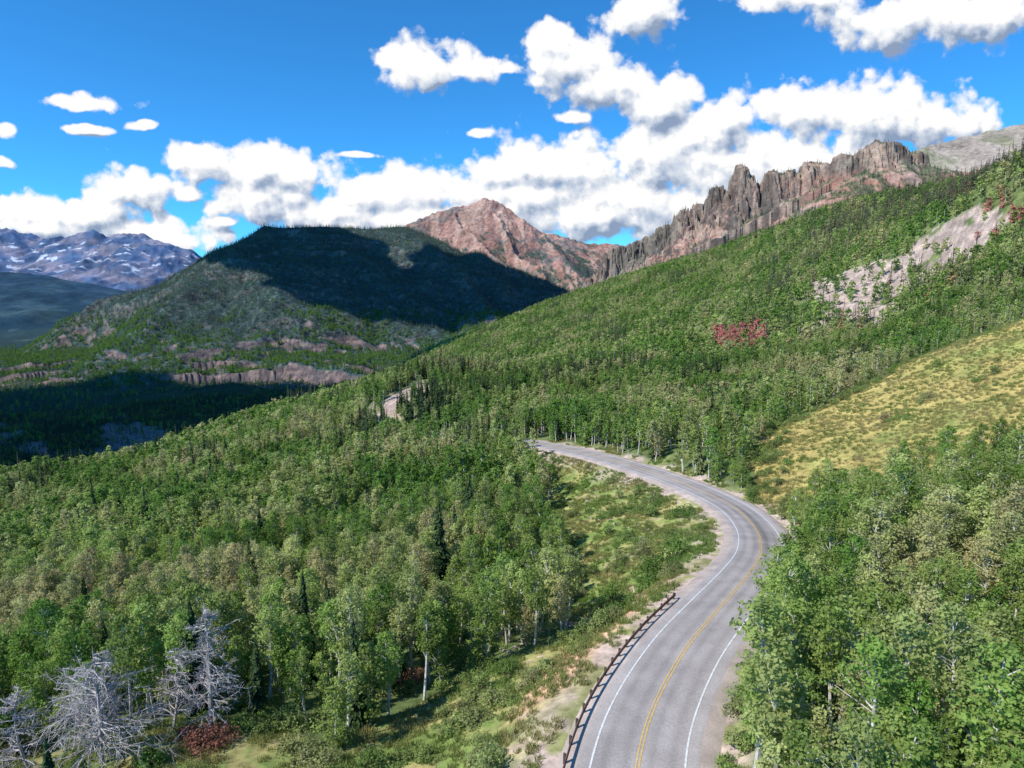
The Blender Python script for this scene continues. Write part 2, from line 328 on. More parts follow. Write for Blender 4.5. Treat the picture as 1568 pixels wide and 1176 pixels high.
C=lerp(C,np.array([.21,.24,.09]),ss(-.1,.5,n1))
med=meadow(GX+n1*2,GY+n1*2).astype(float)
gul=gully(GX,GY,GD,GS).astype(float);opn=((inpoly(GX,GY,OPEN)&(GS>0))|inpoly(GX,GY,CLEAR)).astype(float)
mc=lerp(np.array([.21,.26,.075])+0*C,np.array([.40,.32,.115]),ss(-.35,.45,n1*.4+.2*n3+.6*n2+.25))
C=lerp(C,mc,med)
gc=lerp(np.array([.21,.28,.08])+0*C,np.array([.38,.34,.14]),ss(-.25,.45,n1+.4*n3))
gc=lerp(gc,np.array([.54,.41,.34]),ss(.20,.34,n2*.8+.3*n3+.3*n1)*.9)
C=lerp(C,gc,np.maximum(gul,opn))
sc=np.maximum(screem(GX,GY),cutm(GX,GY)).astype(float)
C=lerp(C,lerp(np.array([.34,.265,.225])+0*C,np.array([.52,.41,.35]),ss(-.4,.5,n3+n1)),sc)
sh=(1-ss(6.8,np.where(GS>0,12.5,10),GD+n1*3))*(GD<20)
dirt=lerp(np.array([.50,.40,.34])+0*C,np.array([.28,.29,.12]),ss(-.05,.5,n3+n1))
C=lerp(C,dirt,sh)
soil=np.exp(-((GD-11)/2.2)**2)*(GS>0)*ss(56,63,GY)*(1-ss(84,94,GY))*ss(-.6,0.0,n1+.3)
C=lerp(C,np.array([.64,.41,.26]),np.clip(soil*1.8,0,1))
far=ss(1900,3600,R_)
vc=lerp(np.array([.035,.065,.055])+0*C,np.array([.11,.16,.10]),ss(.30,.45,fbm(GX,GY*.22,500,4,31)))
C=lerp(C,vc,far);C=lerp(C,np.array([.055,.10,.145]),ss(2800,9000,R_)*.85)  # second blend paints distance haze into the ground colour
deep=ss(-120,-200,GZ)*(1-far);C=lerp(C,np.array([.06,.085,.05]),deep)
vs=((GX<-330)&(GX>-1100)&(GY<1500)&(GY>380)).astype(float)*ss(.05,.3,fbm(GX,GY,160,4,33));VS=vs
C=lerp(C,np.array([.27,.21,.20]),vs*.8)
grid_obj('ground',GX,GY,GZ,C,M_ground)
# ------------------------------------------------------------------ road
def road_mat():
    m,nt,o=newmat('weathered_asphalt')
    at=N(nt,'ShaderNodeAttribute',attribute_name='Col');tc=N(nt,'ShaderNodeTexCoord')
    n=N(nt,'ShaderNodeTexNoise');n.inputs['Scale'].default_value=6;n.inputs['Detail'].default_value=8;L(nt,tc.outputs['Object'],n.inputs[0])
    n2=N(nt,'ShaderNodeTexNoise');n2.inputs['Scale'].default_value=.25;n2.inputs['Detail'].default_value=4;L(nt,tc.outputs['Object'],n2.inputs[0])
    c=vmul(nt,vmul(nt,at.outputs['Color'],maprange(nt,n.outputs[0],.3,.7,.85,1.15)),maprange(nt,n2.outputs[0],.35,.65,.86,1.12))
    p=N(nt,'ShaderNodeBsdfPrincipled');p.inputs['Roughness'].default_value=.9;p.inputs['Specular IOR Level'].default_value=.2;L(nt,c,p.inputs['Base Color']);L(nt,p.outputs[0],o.inputs[0]);return m
HW=4.45
offs=np.concatenate([[-6.6,-5.5,-HW-.15,-HW-.05],np.linspace(-HW+.05,HW-.05,50),[HW+.05,HW+.15,5.5,6.6]])
prof=np.interp(np.abs(offs),[0,HW,HW+.1,5.5,6.6],[.07,0,-.03,-.12,-.7])
Vr=RP[:,None,:]+LN[:,None,:]*offs[None,:,None];Vr[:,:,2]+=prof
ao=np.abs(offs)
track=np.exp(-((ao-.95)/.36)**2)+np.exp(-((ao-2.55)/.36)**2)
al=fbm(RP[:,0]*1.0,RP[:,1],14,3,50)[:,None]
base=.38-.09*track[None,:]*(.75+.6*np.clip(al,-.5,1))+0*al
apex=np.exp(-((np.arange(len(RP))-np.argmin(abs(RP[:,1]-125)))/24.)**2)[:,None]
base=base-apex*.14*np.exp(-((offs+.6)/1.3)**2)[None,:]
base=base+.03*np.where(ao>3.6,1,0)
rcol=np.stack([base*1.10,base*.99,base*.93],-1)
gr=(ao>HW+.08)[None,:]
rcol=np.where(gr[...,None],np.array([.50,.41,.35])*(1+.25*fbm(Vr[:,:,0],Vr[:,:,1],2,2,52))[...,None],rcol)
Vf=Vr[:,::-1];cf=rcol[:,::-1]
road=grid_obj('road',Vf[:,:,0],Vf[:,:,1],Vf[:,:,2],cf,road_mat())
def strip(name,o1,o2,mat,h=.022):
    P=RP;n=LN;pz=lambda o:np.interp(abs(o),[0,HW],[.07,0])+h
    a=P+n*o2;b=P+n*o1;a=a.copy();b=b.copy();a[:,2]+=pz(o2);b[:,2]+=pz(o1)
    me=raw_mesh(name,np.stack([a,b],1).reshape(-1,3),gridQ(len(P),2),[mat]);ob=bpy.data.objects.new(name,me);link(ob);ob.parent=road;return ob
M_white=simple_mat('white_paint',(.62,.62,.60),(.86,.86,.84),3,.6);M_yel=simple_mat('yellow_paint',(.62,.40,.10),(.84,.57,.16),3,.6)
strip('edge_line_left',3.42,3.58,M_white);strip('edge_line_right',-3.58,-3.42,M_white)
strip('centre_line_left',.08,.18,M_yel);strip('centre_line_right',-.18,-.08,M_yel)
# ------------------------------------------------------------------ guardrail
M_rust=simple_mat('weathering_steel',(.13,.07,.045),(.26,.16,.11),2,.7,.1);M_post=simple_mat('timber_post',(.05,.035,.025),(.13,.09,.06),5)
ge=bpy.data.objects.new('guardrail',None);link(ge)
ii=np.where((RP[:,1]>8)&(RP[:,1]<77))[0];off=5.3
pr=np.array([(-.02,.84),(.02,.83),(.06,.77),(.06,.71),(-.02,.66),(-.02,.62),(.06,.57),(.06,.51),(0,.46)])
V=np.array([[RP[i]+LN[i]*(off-p[0]*1.3)+np.array([0,0,p[1]-.08]) for p in pr] for i in ii])
rm=raw_mesh('rail_beam',V.reshape(-1,3),gridQ(len(ii),len(pr)),[M_rust]);ro=link(bpy.data.objects.new('rail_beam',rm));ro.parent=ge
sm=ro.modifiers.new('s','SOLIDIFY');sm.thickness=.05
b=B()
for i in ii[::2]:
    p=RP[i]+LN[i]*(off+.2);t=tg[i];l=LN[i]
    def bx(c,a,bb,z0,z1):
        v=[c+a*sx+bb*sy+np.array([0,0,z]) for z in (z0,z1) for sx,sy in ((-1,-1),(1,-1),(1,1),(-1,1))]
        b.add(v,[(0,3,2,1),(4,5,6,7),(0,1,5,4),(1,2,6,5),(2,3,7,6),(3,0,4,7)],0)
    bx(p,t*.08,l*.09,-1.2,.74);bx(p-l*.15,t*.07,l*.05,.42,.68)
po=link(bpy.data.objects.new('rail_posts',b.mesh('rail_posts',[M_post])));po.parent=ge
# ------------------------------------------------------------------ mountains
def ridge_h(X,Y,P,fr,bk,west=1.0):
    H=np.full(X.shape,-1e4)
    for (ax,ay,az),(bx,by,bz) in zip(P[:-1],P[1:]):
        dx,dy=bx-ax,by-ay;t=np.clip(((X-ax)*dx+(Y-ay)*dy)/(dx*dx+dy*dy),0,1)
        px=ax+t*dx;py=ay+t*dy;ex=X-px;ex=np.where(ex<0,ex*west,ex);d=np.hypot(ex,Y-py);H=np.maximum(H,az+t*(bz-az)-np.where(Y<py,fr(d),bk(d)))
    return H
FM=[sg(236,492,2700),sg(270,462,2800),sg(330,396,3000),sg(375,364,3120),sg(405,348,3200),sg(440,351,3260),sg(500,347,3400),sg(560,351,3500),sg(620,347,3600),sg(680,374,3500),sg(760,410,3400),sg(870,468,3200)]
FM2=[sg(500,352,3400),sg(560,440,2900),sg(600,500,2500)]
FM3=[sg(660,372,3500),sg(720,450,2900),sg(760,500,2500)]
FM4=[sg(405,352,3200),sg(430,430,2850),sg(420,490,2500)]
BEN=[sg(215,552,2250),sg(300,545,2130),sg(400,552,2050),sg(480,564,1980),sg(600,586,1950)]
def f_forest(X,Y):
    wx=fbm(X,Y,380,3,61)*60;wy=fbm(X,Y,380,3,64)*60
    X2,Y2=X+wx,Y+wy
    h=ridge_h(X+wx*.15,Y+wy*.3,FM,lambda d:.43*d,lambda d:.5*d,2.8)
    for q in (FM2,FM3,FM4): h=np.maximum(h,ridge_h(X2,Y2,q,lambda d:.55*d,lambda d:.55*d))
    crest=ridge_h(X,Y,FM,lambda d:d,lambda d:d,1.5)
    h=h+(ridged(X2,Y2,420,5,66)*60-12)*ss(0,250,np.clip(340-crest,0,400))+fbm(X,Y,140,3,69)*7
    hb=ridge_h(X2,Y2,BEN,lambda d:np.where(d<25,.3*d,np.where(d<50,7.5+1.9*(d-25),np.where(d<75,55+.25*(d-50),61+1.7*(d-75)))),lambda d:.04*d,1.5)+fbm(X,Y,120,4,68)*20+ridged(X,Y*.4,45,3,59)*6
    return np.maximum(h,hb)
PK=[sg(560,372,4300),sg(590,358,4300),sg(628,344,4400),sg(645,335,4400),sg(660,330,4450),sg(690,321,4450),sg(725,313,4500),sg(745,303,4500),sg(770,316,4500),sg(800,336,4400),sg(830,360,4300),sg(860,395,4100),sg(890,428,3900)]
PK2=[sg(745,306,4500),sg(765,345,4250),sg(800,395,3950),sg(850,440,3600)];PK3=[sg(690,323,4450),sg(720,360,4100),sg(765,400,3800)]
PK4=[sg(800,354,5600),sg(850,360,5500),sg(895,374,5500),sg(935,376,5500),sg(1000,382,5500),sg(1080,380,5500)]
def f_peak(X,Y):
    wx=fbm(X,Y,300,4,71)*40;wy=fbm(X,Y,300,4,74)*40
    h=ridge_h(X+wx*.1,Y+wy*.2,PK,lambda d:.74*d,lambda d:.8*d)
    h2=np.maximum(ridge_h(X+wx,Y+wy,PK2,lambda d:.85*d,lambda d:.85*d),ridge_h(X+wx,Y+wy,PK3,lambda d:.8*d,lambda d:.8*d))
    h=np.maximum(h,h2);h4=ridge_h(X+wx,Y+wy,PK4,lambda d:.5*d,lambda d:.6*d);h=np.maximum(h,h4)
    return h+ridged(X+wx,Y*.45+wy,110,5,76)*24+fbm(X,Y,45,3,79)*6-6
CG=[sg(905,440,2650),sg(920,406,2600),sg(937,388,2550),sg(1000,366,2500),sg(1012,356,2400),sg(1050,333,2350),sg(1085,310,2270),sg(1097,304,2250),sg(1118,312,2250),sg(1135,284,2200),sg(1150,298,2200),sg(1175,286,2170),sg(1200,276,2150),sg(1225,272,2130),sg(1250,258,2100),sg(1275,256,2080),sg(1300,246,2050),sg(1335,232,2000),sg(1370,228,2000),sg(1400,242,2000)]
CG2=[sg(1370,232,2000),sg(1420,256,1950),sg(1480,268,1900),sg(1560,262,1900),sg(1700,240,1900)]
CG3=[sg(1330,262,2600),sg(1380,238,2800),sg(1440,223,2900),sg(1500,207,2900),sg(1568,190,2900),sg(1700,165,2900),sg(1900,160,2900)]
PIN=[(940,384,2550,26),(990,364,2500,30),(1014,347,2400,26),(1048,320,2340,38),(1070,312,2300,18),(1097,286,2240,36),(1137,255,2195,36),(1154,282,2160,18),(1186,264,2140,48),(1210,262,2120,20),(1244,248,2100,46),(1262,252,2080,18),(1292,236,2050,44),(1313,243,2030,16),(1342,219,2000,48),(1372,221,1995,34),(1125,332,2120,30),(1188,324,2070,40),(1240,312,2020,30),(1080,350,2200,30),(1035,368,2280,24),(1300,300,1960,34)]
def f_crag(X,Y):
    wx=fbm(X,Y,60,3,81)*14;wy=fbm(X,Y,60,3,84)*14
    rib=ridged(X+wx*.8,Y*.25+wy,90,5,86,.6)
    fin=ridged(X*1.0+wx,Y*.2,26,4,83,.65)
    fine=fbm(X,Y*.6,16,3,82);blk=np.round(fbm(X,Y*.5,55,2,80)*3)/3
    def pf(d):
        e=np.maximum(d-rib*50-fin*14,0);return np.where(e<38,2.4*e,np.where(e<110,91+1.0*(e-38),163+.55*(e-110)))
    h=ridge_h(X+wx*.4,Y+wy,CG,pf,lambda d:1.4*d)
    h+=np.clip(rib,-.6,1)*15+fin*12-8+blk*10
    for u,v,t,r in PIN:
        x,y,z=sg(u,v,t);d=np.hypot((X-x)+wx*.9,(Y-y)*.6+wy*.3)+fine*10-fin*7;d=np.maximum(d,0)
        h=np.maximum(h,z+fin*11+fine*7+blk*9-4-np.where(d<r*.45,d*.45,r*.2025+(d-r*.45)*3.0))
    h2=ridge_h(X+wx,Y+wy,CG2,lambda d:.62*d,lambda d:.5*d)+ridged(X,Y*.5,90,4,88)*12
    h3=ridge_h(X+wx,Y+wy,CG3,lambda d:.5*d,lambda d:.5*d)+ridged(X,Y*.6,200,4,89)*14
    return np.maximum(np.maximum(h,h2),h3)
FR=[sg(u,v,14000) for u,v in [(-250,350),(-120,362),(-20,358),(20,353),(60,368),(100,363),(140,358),(158,368),(190,360),(215,362),(240,379),(285,386),(320,393),(350,388),(400,400),(480,410)]]
FR2=[sg(u,v,8500) for u,v in [(-300,395),(-40,412),(60,420),(120,432),(180,446),(240,460),(300,480)]]
FR3=[sg(u,v,5600) for u,v in [(-300,462),(-40,470),(60,474),(130,484),(200,500),(260,520)]]
def f_far(X,Y):
    wx=fbm(X,Y,1800,4,91)*260
    return ridge_h(X+wx*.2,Y+wx*.6,FR,lambda d:.42*d,lambda d:.5*d)+ridged(X+wx,Y*.6+wx,900,5,93)*170-50
def f_mid(X,Y):
    wx=fbm(X,Y,900,4,95)*120
    return np.maximum(ridge_h(X+wx*.3,Y+wx,FR2,lambda d:.19*d,lambda d:.3*d),ridge_h(X+wx*.3,Y+wx,FR3,lambda d:.14*d,lambda d:.2*d))+fbm(X,Y,500,4,96)*24
class Patch:
    def __init__(s,f,t0,t1,nt_,y0,y1,ny):
        s.a=np.linspace(t0,t1,nt_);s.b=np.linspace(y0,y1,ny);A_,B_=np.meshgrid(s.a,s.b);s.Y=B_;s.X=A_*B_
        s.H=f(s.X,s.Y);g=gz(s.X,s.Y);s.Z=np.where(s.H<g-25,g-25,s.H)
        e=ss(0,.03,(s.b-y0)/(y1-y0))[:,None];s.Z=s.Z*e+(g-25)*(1-e)
        gy,gx=np.gradient(s.Z);dx=np.gradient(s.X,axis=1);dy=s.b[1]-s.b[0]
        s.slope=np.hypot(gx/dx,gy/dy);s.g=g
    def z(s,x,y,G=None): return bil(s.Z if G is None else G,(x/y-s.a[0])/(s.a[1]-s.a[0]),(y-s.b[0])/(s.b[1]-s.b[0]))
pF=Patch(f_forest,-.85,.16,700,1650,4100,560)
pP=Patch(f_peak,-.28,.34,560,3300,6200,560)
pC=Patch(f_crag,.08,.95,1300,1450,3300,800)
pR=Patch(f_far,-1.15,-.1,520,11000,16500,150)
pM=Patch(f_mid,-1.1,-.3,220,4000,10500,150)
print('mountains',time.time()-T0)
def fc(X,*a): return np.zeros(X.shape+(3,))+np.array(a)
p=pF;n=fbm(p.X,p.Y,70,4,201);c=fc(p.X,.07,.11,.085)
c=lerp(c,np.array([.10,.15,.095]),ss(0,.5,n));rk=ss(.85,1.1,p.slope+n*.15)*np.where(p.Z<-170,1,.45)+ss(.5,.62,fbm(p.X,p.Y*.4,160,4,205))*.5
c=lerp(c,lerp(fc(p.X,.18,.12,.095),np.array([.44,.29,.22]),ss(-.3,.4,fbm(p.X,p.Z*5,60,3,207))),np.clip(rk,0,1));c=lerp(c,np.array([.13,.20,.28]),np.full(p.X.shape,.2));grid_obj('forested_mountain',p.X,p.Y,p.Z,c,M_mount);F_rk=np.clip(rk,0,1)  # last colour blend paints a bluish aerial haze over forest and rock
p=pP;n=fbm(p.X,p.Y,110,4,211);n2=fbm(p.X,p.Y,400,3,214);st=np.sin(p.Z/11.+n*3);fan=fbm(p.X,p.Y*.25,90,4,217)
c=lerp(fc(p.X,.42,.22,.155),np.array([.60,.38,.28]),ss(-.4,.5,fan+st*.15))
c=lerp(c,np.array([.22,.19,.16]),ss(.0,.45,n2+st*.2+n*.4)*.8)
veg=ss(-.15,.25,n+(240-p.Z)/260.)*ss(1.15,.7,p.slope);c=lerp(c,np.array([.08,.115,.065]),veg);P_veg=veg
c=lerp(c,np.array([.16,.22,.32]),np.full(p.X.shape,.14));grid_obj('mountain_peak',p.X,p.Y,p.Z,c,M_mount)  # light haze mixed into the peak's colours
p=pC;n=fbm(p.X,p.Y,60,4,221);n2=fbm(p.X,p.Y,260,3,224);stk=fbm(p.X,p.Y*.2,22,3,227)
c=lerp(fc(p.X,.15,.115,.095),np.array([.44,.32,.245]),ss(-.45,.5,n*.6+stk))
c=lerp(c,np.array([.15,.145,.12]),ss(-.05,.45,n2+n*.4)*.6)
low=ss(340,220,p.Z+n*60-p.X*.05)*ss(2.6,1.1,p.slope);pink=lerp(fc(p.X,.55,.31,.235),np.array([.58,.45,.37]),ss(-.3,.4,n2+n*.4))
c=lerp(c,pink,low*.8)
red=ss(800,950,p.X)*ss(360,290,p.Z+n*20)*ss(-.4,.2,n+.2);c=lerp(c,np.array([.52,.23,.16]),red*.8)
gray=ss(2200,2400,p.Y)*ss(1200,1400,p.X);c=lerp(c,lerp(fc(p.X,.42,.35,.29),np.array([.28,.27,.17]),ss(0,.4,n2)),gray)
veg=ss(1.5,.9,p.slope)*ss(-.3,.05,n+n2*.8-.05)*(1-gray)*ss(-40,20,p.g*0+ (430-p.Z));c=lerp(c,np.array([.11,.15,.07]),veg*.85);C_veg=veg
c=lerp(c,np.array([.14,.18,.26]),np.full(p.X.shape,.06))  # faint blue haze painted into the ridge colours
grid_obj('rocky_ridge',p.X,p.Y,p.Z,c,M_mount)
p=pR;n=fbm(p.X,p.Y,500,5,231);c=lerp(fc(p.X,.11,.17,.29),np.array([.33,.30,.36]),ss(-.2,.5,n)*ss(0,500,p.Z+300))  # blue-violet base colours have the aerial haze painted in
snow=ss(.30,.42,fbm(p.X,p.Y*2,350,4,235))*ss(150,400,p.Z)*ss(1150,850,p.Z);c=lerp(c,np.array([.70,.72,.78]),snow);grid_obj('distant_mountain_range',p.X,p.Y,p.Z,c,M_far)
p=pM;n=fbm(p.X,p.Y,400,5,241);c=lerp(fc(p.X,.035,.075,.105),np.array([.065,.12,.14]),ss(-.2,.5,n));c=lerp(c,np.array([.05,.10,.17]),ss(6500,9000,p.Y)*.5);grid_obj('distant_forested_hill',p.X,p.Y,p.Z,c,M_far)  # haze painted into the hill colours, bluer with distance
# ------------------------------------------------------------------ vegetation placement
def jit(x0,x1,y0,y1,s):
    X,Y=np.meshgrid(np.arange(x0,x1,s),np.arange(y0,y1,s));X=X+rng.uniform(-.48,.48,X.shape)*s;Y=Y+rng.uniform(-.48,.48,Y.shape)*s
    return X.ravel(),Y.ravel()
def place(x,y):
    d,s,_=road_d(x,y)
    ok=(np.abs(x)<.92*y+14)&~meadow(x,y)&~gully(x,y,d,s)&~(inpoly(x,y,OPEN)&(s>0))&~inpoly(x,y,CLEAR)&~cutm(x,y)
    ok&=np.where(s>0,d>np.where(y>232,7.8,11.5),d>np.where((y>70)&(y<118),6.7,7.9))
    sc=screem(x,y);ok&=~(sc&(rng.random(x.shape)<.76))
    ok&=(fbm(x,y,18,2,301)>-.46)|((s<0)&(y<130))
    return ok,d,s
def kinds(x,y,na,nc):
    n=fbm(x,y,70,3,311);n2=fbm(x,y,160,3,315)
    pc=.02+.75*ss(.24,.38,n)*ss(180,320,y)+.55*ss(-.1,.3,n2)*ss(200,300,x)*ss(260,400,y)*ss(900,600,y)+.6*np.exp(-((x+45)**2+(y-425)**2)/900.)+.45*ss(330,400,x)
    pc=np.where((y<140)&(x>0),0,pc)
    con=rng.random(x.shape)<pc
    idx=np.where(con,na+rng.integers(0,nc,x.shape),rng.integers(0,na,x.shape))
    ti=np.clip(.34+.7*fbm(x,y,45,3,321)+rng.normal(size=x.shape)*.17,0,.84)
    ti=np.where(con,np.clip(.25+.4*n2+rng.normal(size=x.shape)*.15,0,.78),ti)
    pink=(np.hypot(x-160,(y-485)*.55)<17)&(rng.random(x.shape)<.85)
    red=pink|((np.hypot(x-352,(y-505)*.7)<22)&(rng.random(x.shape)<.5))|(con&(rng.random(x.shape)<.05)&(x>150))
    idx=np.where(pink,rng.integers(0,na,x.shape),idx)
    edge=~meadow(x,y)&(meadow(x+5,y-8)|meadow(x-5,y-9)|meadow(x+8,y))&(y>120)
    idx=np.where(edge&(rng.random(x.shape)<.8),na-1,idx)
    return idx,np.where(red,1.0,ti),edge
def fill(x0,x1,y0,y1,s,r0,r1,nm,cl,na,nc,zo,lo,hi,extra=None):
    x,y=jit(x0,x1,y0,y1,s);r=np.hypot(x,y);k=(r>=r0)&(r<r1);x,y=x[k],y[k];ok,d,sd=place(x,y)
    if extra is not None: ok&=extra(x,y)
    x,y=x[ok],y[ok];i,t,ed=kinds(x,y,na,nc);z=gz(x,y);v=z<-150
    i=np.where(v&(i<na)&(rng.random(len(x))<.75),na+i%nc,i);t=np.where(v,t*.3,t)
    scatter(nm,np.stack([x,y,z-zo],1),rng.uniform(lo,hi,len(x))*(1+.18*fbm(x,y,30,2,331))*np.where(ed,rng.uniform(.5,1,len(x)),1),t,i,cl)
fill(-170,60,30,175,2.95,33,172,'aspen_grove',c_near,6,3,.1,.62,1.12,lambda x,y:x<y*.30+5)
fill(10,175,30,175,2.45,33,172,'roadside_aspen_stand',c_near,6,3,.1,.55,1.0,lambda x,y:x>=y*.30+5)
fill(-430,430,110,470,3.2,172,460,'mixed_forest',c_mid,4,3,.2,.7,1.15)
def okv(x,y):
    v=bil(VS,(np.arctan2(x,y)-ga[0])/(ga[1]-ga[0]),(np.log(np.hypot(x,y))-gb[0])/(gb[1]-gb[0]));return (np.abs(x)<.86*y)&~((v>.4)&(rng.random(x.shape)<.8))
fill(-1200,1000,300,1900,6.0,460,1900,'hillside_forest',c_low,3,3,.4,.8,1.25,okv)
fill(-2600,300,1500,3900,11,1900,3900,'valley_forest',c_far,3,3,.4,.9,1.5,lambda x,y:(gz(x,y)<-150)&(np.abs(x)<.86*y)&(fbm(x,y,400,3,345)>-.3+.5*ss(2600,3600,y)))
def mtn(p,n,accept,nm,tf,sc=1.0):
    a=rng.uniform(p.a[0],p.a[-1],n);y=rng.uniform(p.b[0]**2,p.b[-1]**2,n)**.5;x=a*y
    z=p.z(x,y);g=gz(x,y);ok=(z>g-3)&accept(x,y,z);x,y,z=x[ok],y[ok],np.maximum(z,g)[ok]
    i,t=tf(x,y,z);scatter(nm,np.stack([x,y,z-.6],1),rng.uniform(.8,1.3,len(x))*sc,t,i,c_far)
def tf1(x,y,z):
    asp=rng.random(x.shape)<(.75*ss(-90,-150,z+fbm(x,y,200,3,341)*90)+.02)
    return np.where(asp,rng.integers(0,3,x.shape),3+rng.integers(0,3,x.shape)),np.where(asp,.06*rng.random(x.shape),.5*rng.random(x.shape))
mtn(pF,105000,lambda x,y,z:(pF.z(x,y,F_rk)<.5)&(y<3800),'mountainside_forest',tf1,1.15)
mtn(pP,26000,lambda x,y,z:(pP.z(x,y,P_veg)>.55)&(z<330),'subalpine_forest',lambda x,y,z:(3+rng.integers(0,3,x.shape),.4*rng.random(x.shape)),1.2)
mtn(pC,36000,lambda x,y,z:(pC.z(x,y,C_veg)>.4)&(y<2500),'ridge_conifers',lambda x,y,z:(3+rng.integers(0,3,x.shape),.9*rng.random(x.shape)),.9)
x,y=jit(-60,180,32,265,1.9);d,s,_=road_d(x,y);g=gully(x,y,d,s);op=inpoly(x,y,OPEN)&(s>0);me_=meadow(x,y);cl=inpoly(x,y,CLEAR)
nn=fbm(x,y,9,3,351)+rng.normal(size=x.shape)*.15
edge=(~g&~op&~me_&~cl)&(np.hypot(x,y)<150);me2=me_&~(meadow(x+3,y+6)&meadow(x-5,y+5))
acc=np.where(s>0,d>8.6,d>6.4)&((op&(nn>.0)&(d>10.5))|(g&(nn>.30))|(cl&(nn>.0))|(me_&(nn>.62))|(me2&(nn>-.1))|(edge&((nn>.15)|((s<0)&(d<14)))))
x,y,d=x[acc],y[acc],d[acc];ti=np.clip(.35+.5*fbm(x,y,14,2,361)+rng.normal(size=len(x))*.15,0,.85);ssz=rng.uniform(.45,1.15,len(x))
ex=np.array([(-29.2,59.6),(-28.2,60.4),(-30.6,59.8),(-31.5,60.8),(-12.5,77.5),(-11.5,78.2),(-13.5,77)]);x=np.r_[x,ex[:,0]];y=np.r_[y,ex[:,1]];ti=np.r_[ti,[1,1,.96,1,.93,.9,.93]];ssz=np.r_[ssz,[1.2,1.0,.9,.8,.9,.8,.7]]
scatter('roadside_shrubs',np.stack([x,y,gz(x,y)-.05],1),ssz,ti,rng.integers(0,4,len(x)),c_sh)
x,y=jit(-60,200,32,245,.85);d,s,_=road_d(x,y);g=gully(x,y,d,s);op=(inpoly(x,y,OPEN)&(s>0))|inpoly(x,y,CLEAR);me_=meadow(x,y)
nn=fbm(x,y,6,3,371);acc=(d>6.9)&((op|g)&(nn>-.2)&(rng.random(x.shape)<.75)|me_&(nn>-.3)&(rng.random(x.shape)<.5)|((d<14)&(nn>.1)))&(np.abs(x)<.85*y+5)
x,y=x[acc],y[acc];me_=me_[acc];scatter('grass',np.stack([x,y,gz(x,y)],1),rng.uniform(.5,1.2,len(x)),np.clip(np.where(me_,.5,.3)+.5*fbm(x,y,12,2,373),0,1),rng.integers(0,3,len(x)),c_tu)
x,y=jit(-2,60,45,235,1.5);d,s,_=road_d(x,y);acc=(s>0)&(d>6.8)&(d<28)&(fbm(x,y,14,2,381)>.15)&(rng.random(x.shape)<.5);x,y=x[acc],y[acc]
scatter('rocks',np.stack([x,y,gz(x,y)+.02],1),rng.uniform(.10,.55,len(x)),0*x,rng.integers(0,4,len(x)),c_rk,.5)
def obj(name,me,x,y,s=1,rz=0,dz=0):
    z=float(gz(np.array([x]),np.array([y]))[0]);o=link(bpy.data.objects.new(name,me));o.location=(x,y,z-.1+dz);o.scale=(s,s,s);o.rotation_euler=(0,0,rz);return o
D1=deadtree('dead_tree_a',1,13.2,3.4,80);D2=deadtree('dead_tree_b',2,10.5,5.4,75);D3=deadtree('dead_tree_c',3,8.5,3.0,55)
obj('dead_tree',D1,-29.5,61.5,1.05);obj('dead_tree',D2,-37.5,57,1.1,1);obj('dead_tree',D3,-33.8,62.5,1.05,2);obj('dead_tree',D3,-44.5,57.5,1.0,4);obj('dead_tree',D2,-41,61,.85,3)
obj('pine_tree',CHi[0],-33.5,67,1.02);obj('pine_tree',CHi[1],-14,78,.75);obj('pine_tree',CHi[1],-39.5,53,.5)
for k,(a,bb,mi,s_) in enumerate([(29,66,0,.8),(27.5,56,3,.9),(31,72,1,.95),(23.5,49,5,.8),(33,62,2,.85),(40.5,87,0,.95),(38,80,4,.9),(33,50,3,.9),(47,97,2,.9),(54,108,0,.85),(29,44,4,.75)]):
    obj('aspen_tree',AH[mi],a,bb,s_,k*1.3)
for k,(a,bb,mi,s_) in enumerate([(36,138,3,1.2),(24,104,3,1.4),(27,108,1,1.3),(21,100,1,1.2),(31,146,2,1.0),(20,95,0,1.2)]): obj('bush',SH[mi],a,bb,s_*1.3,k)
# ------------------------------------------------------------------ cumulus overhead, out over the valley side (casts the valley shade)
S=Vector((-.62,-.36,.70)).normalized()
def cloud(name,cx,cy,cz,rx,ry,rz,seed):
    import bmesh
    from mathutils import noise
    bm=bmesh.new();r=np.random.default_rng(seed)
    for k in range(26):
        a=r.random()*6.283;q=r.random()**.5*.75;m=bmesh.ops.create_icosphere(bm,subdivisions=3,radius=1)['verts'];s_=r.uniform(.22,.42)
        o=Vector((math.cos(a)*q*rx,math.sin(a)*q*ry,r.uniform(-.2,.4)*rz))
        for v in m:
            nn=1+.35*noise.noise(v.co*2+Vector((k,0,0)));v.co=Vector((v.co.x*rx*s_*nn,v.co.y*ry*s_*nn,v.co.z*rz*.8*nn))+o
            v.co.z=max(v.co.z,-.35*rz)
    me=bpy.data.meshes.new(name);bm.to_mesh(me);bm.free();me.materials.append(simple_mat('cloud_white',(.8,.8,.82),(.9,.9,.9),.001));o=link(bpy.data.objects.new(name,me));o.location=(cx,cy,cz)
cloud('cloud',-1920,2200,1700,900,640,180,5);cloud('cloud',-2700,380,1700,950,650,180,6)
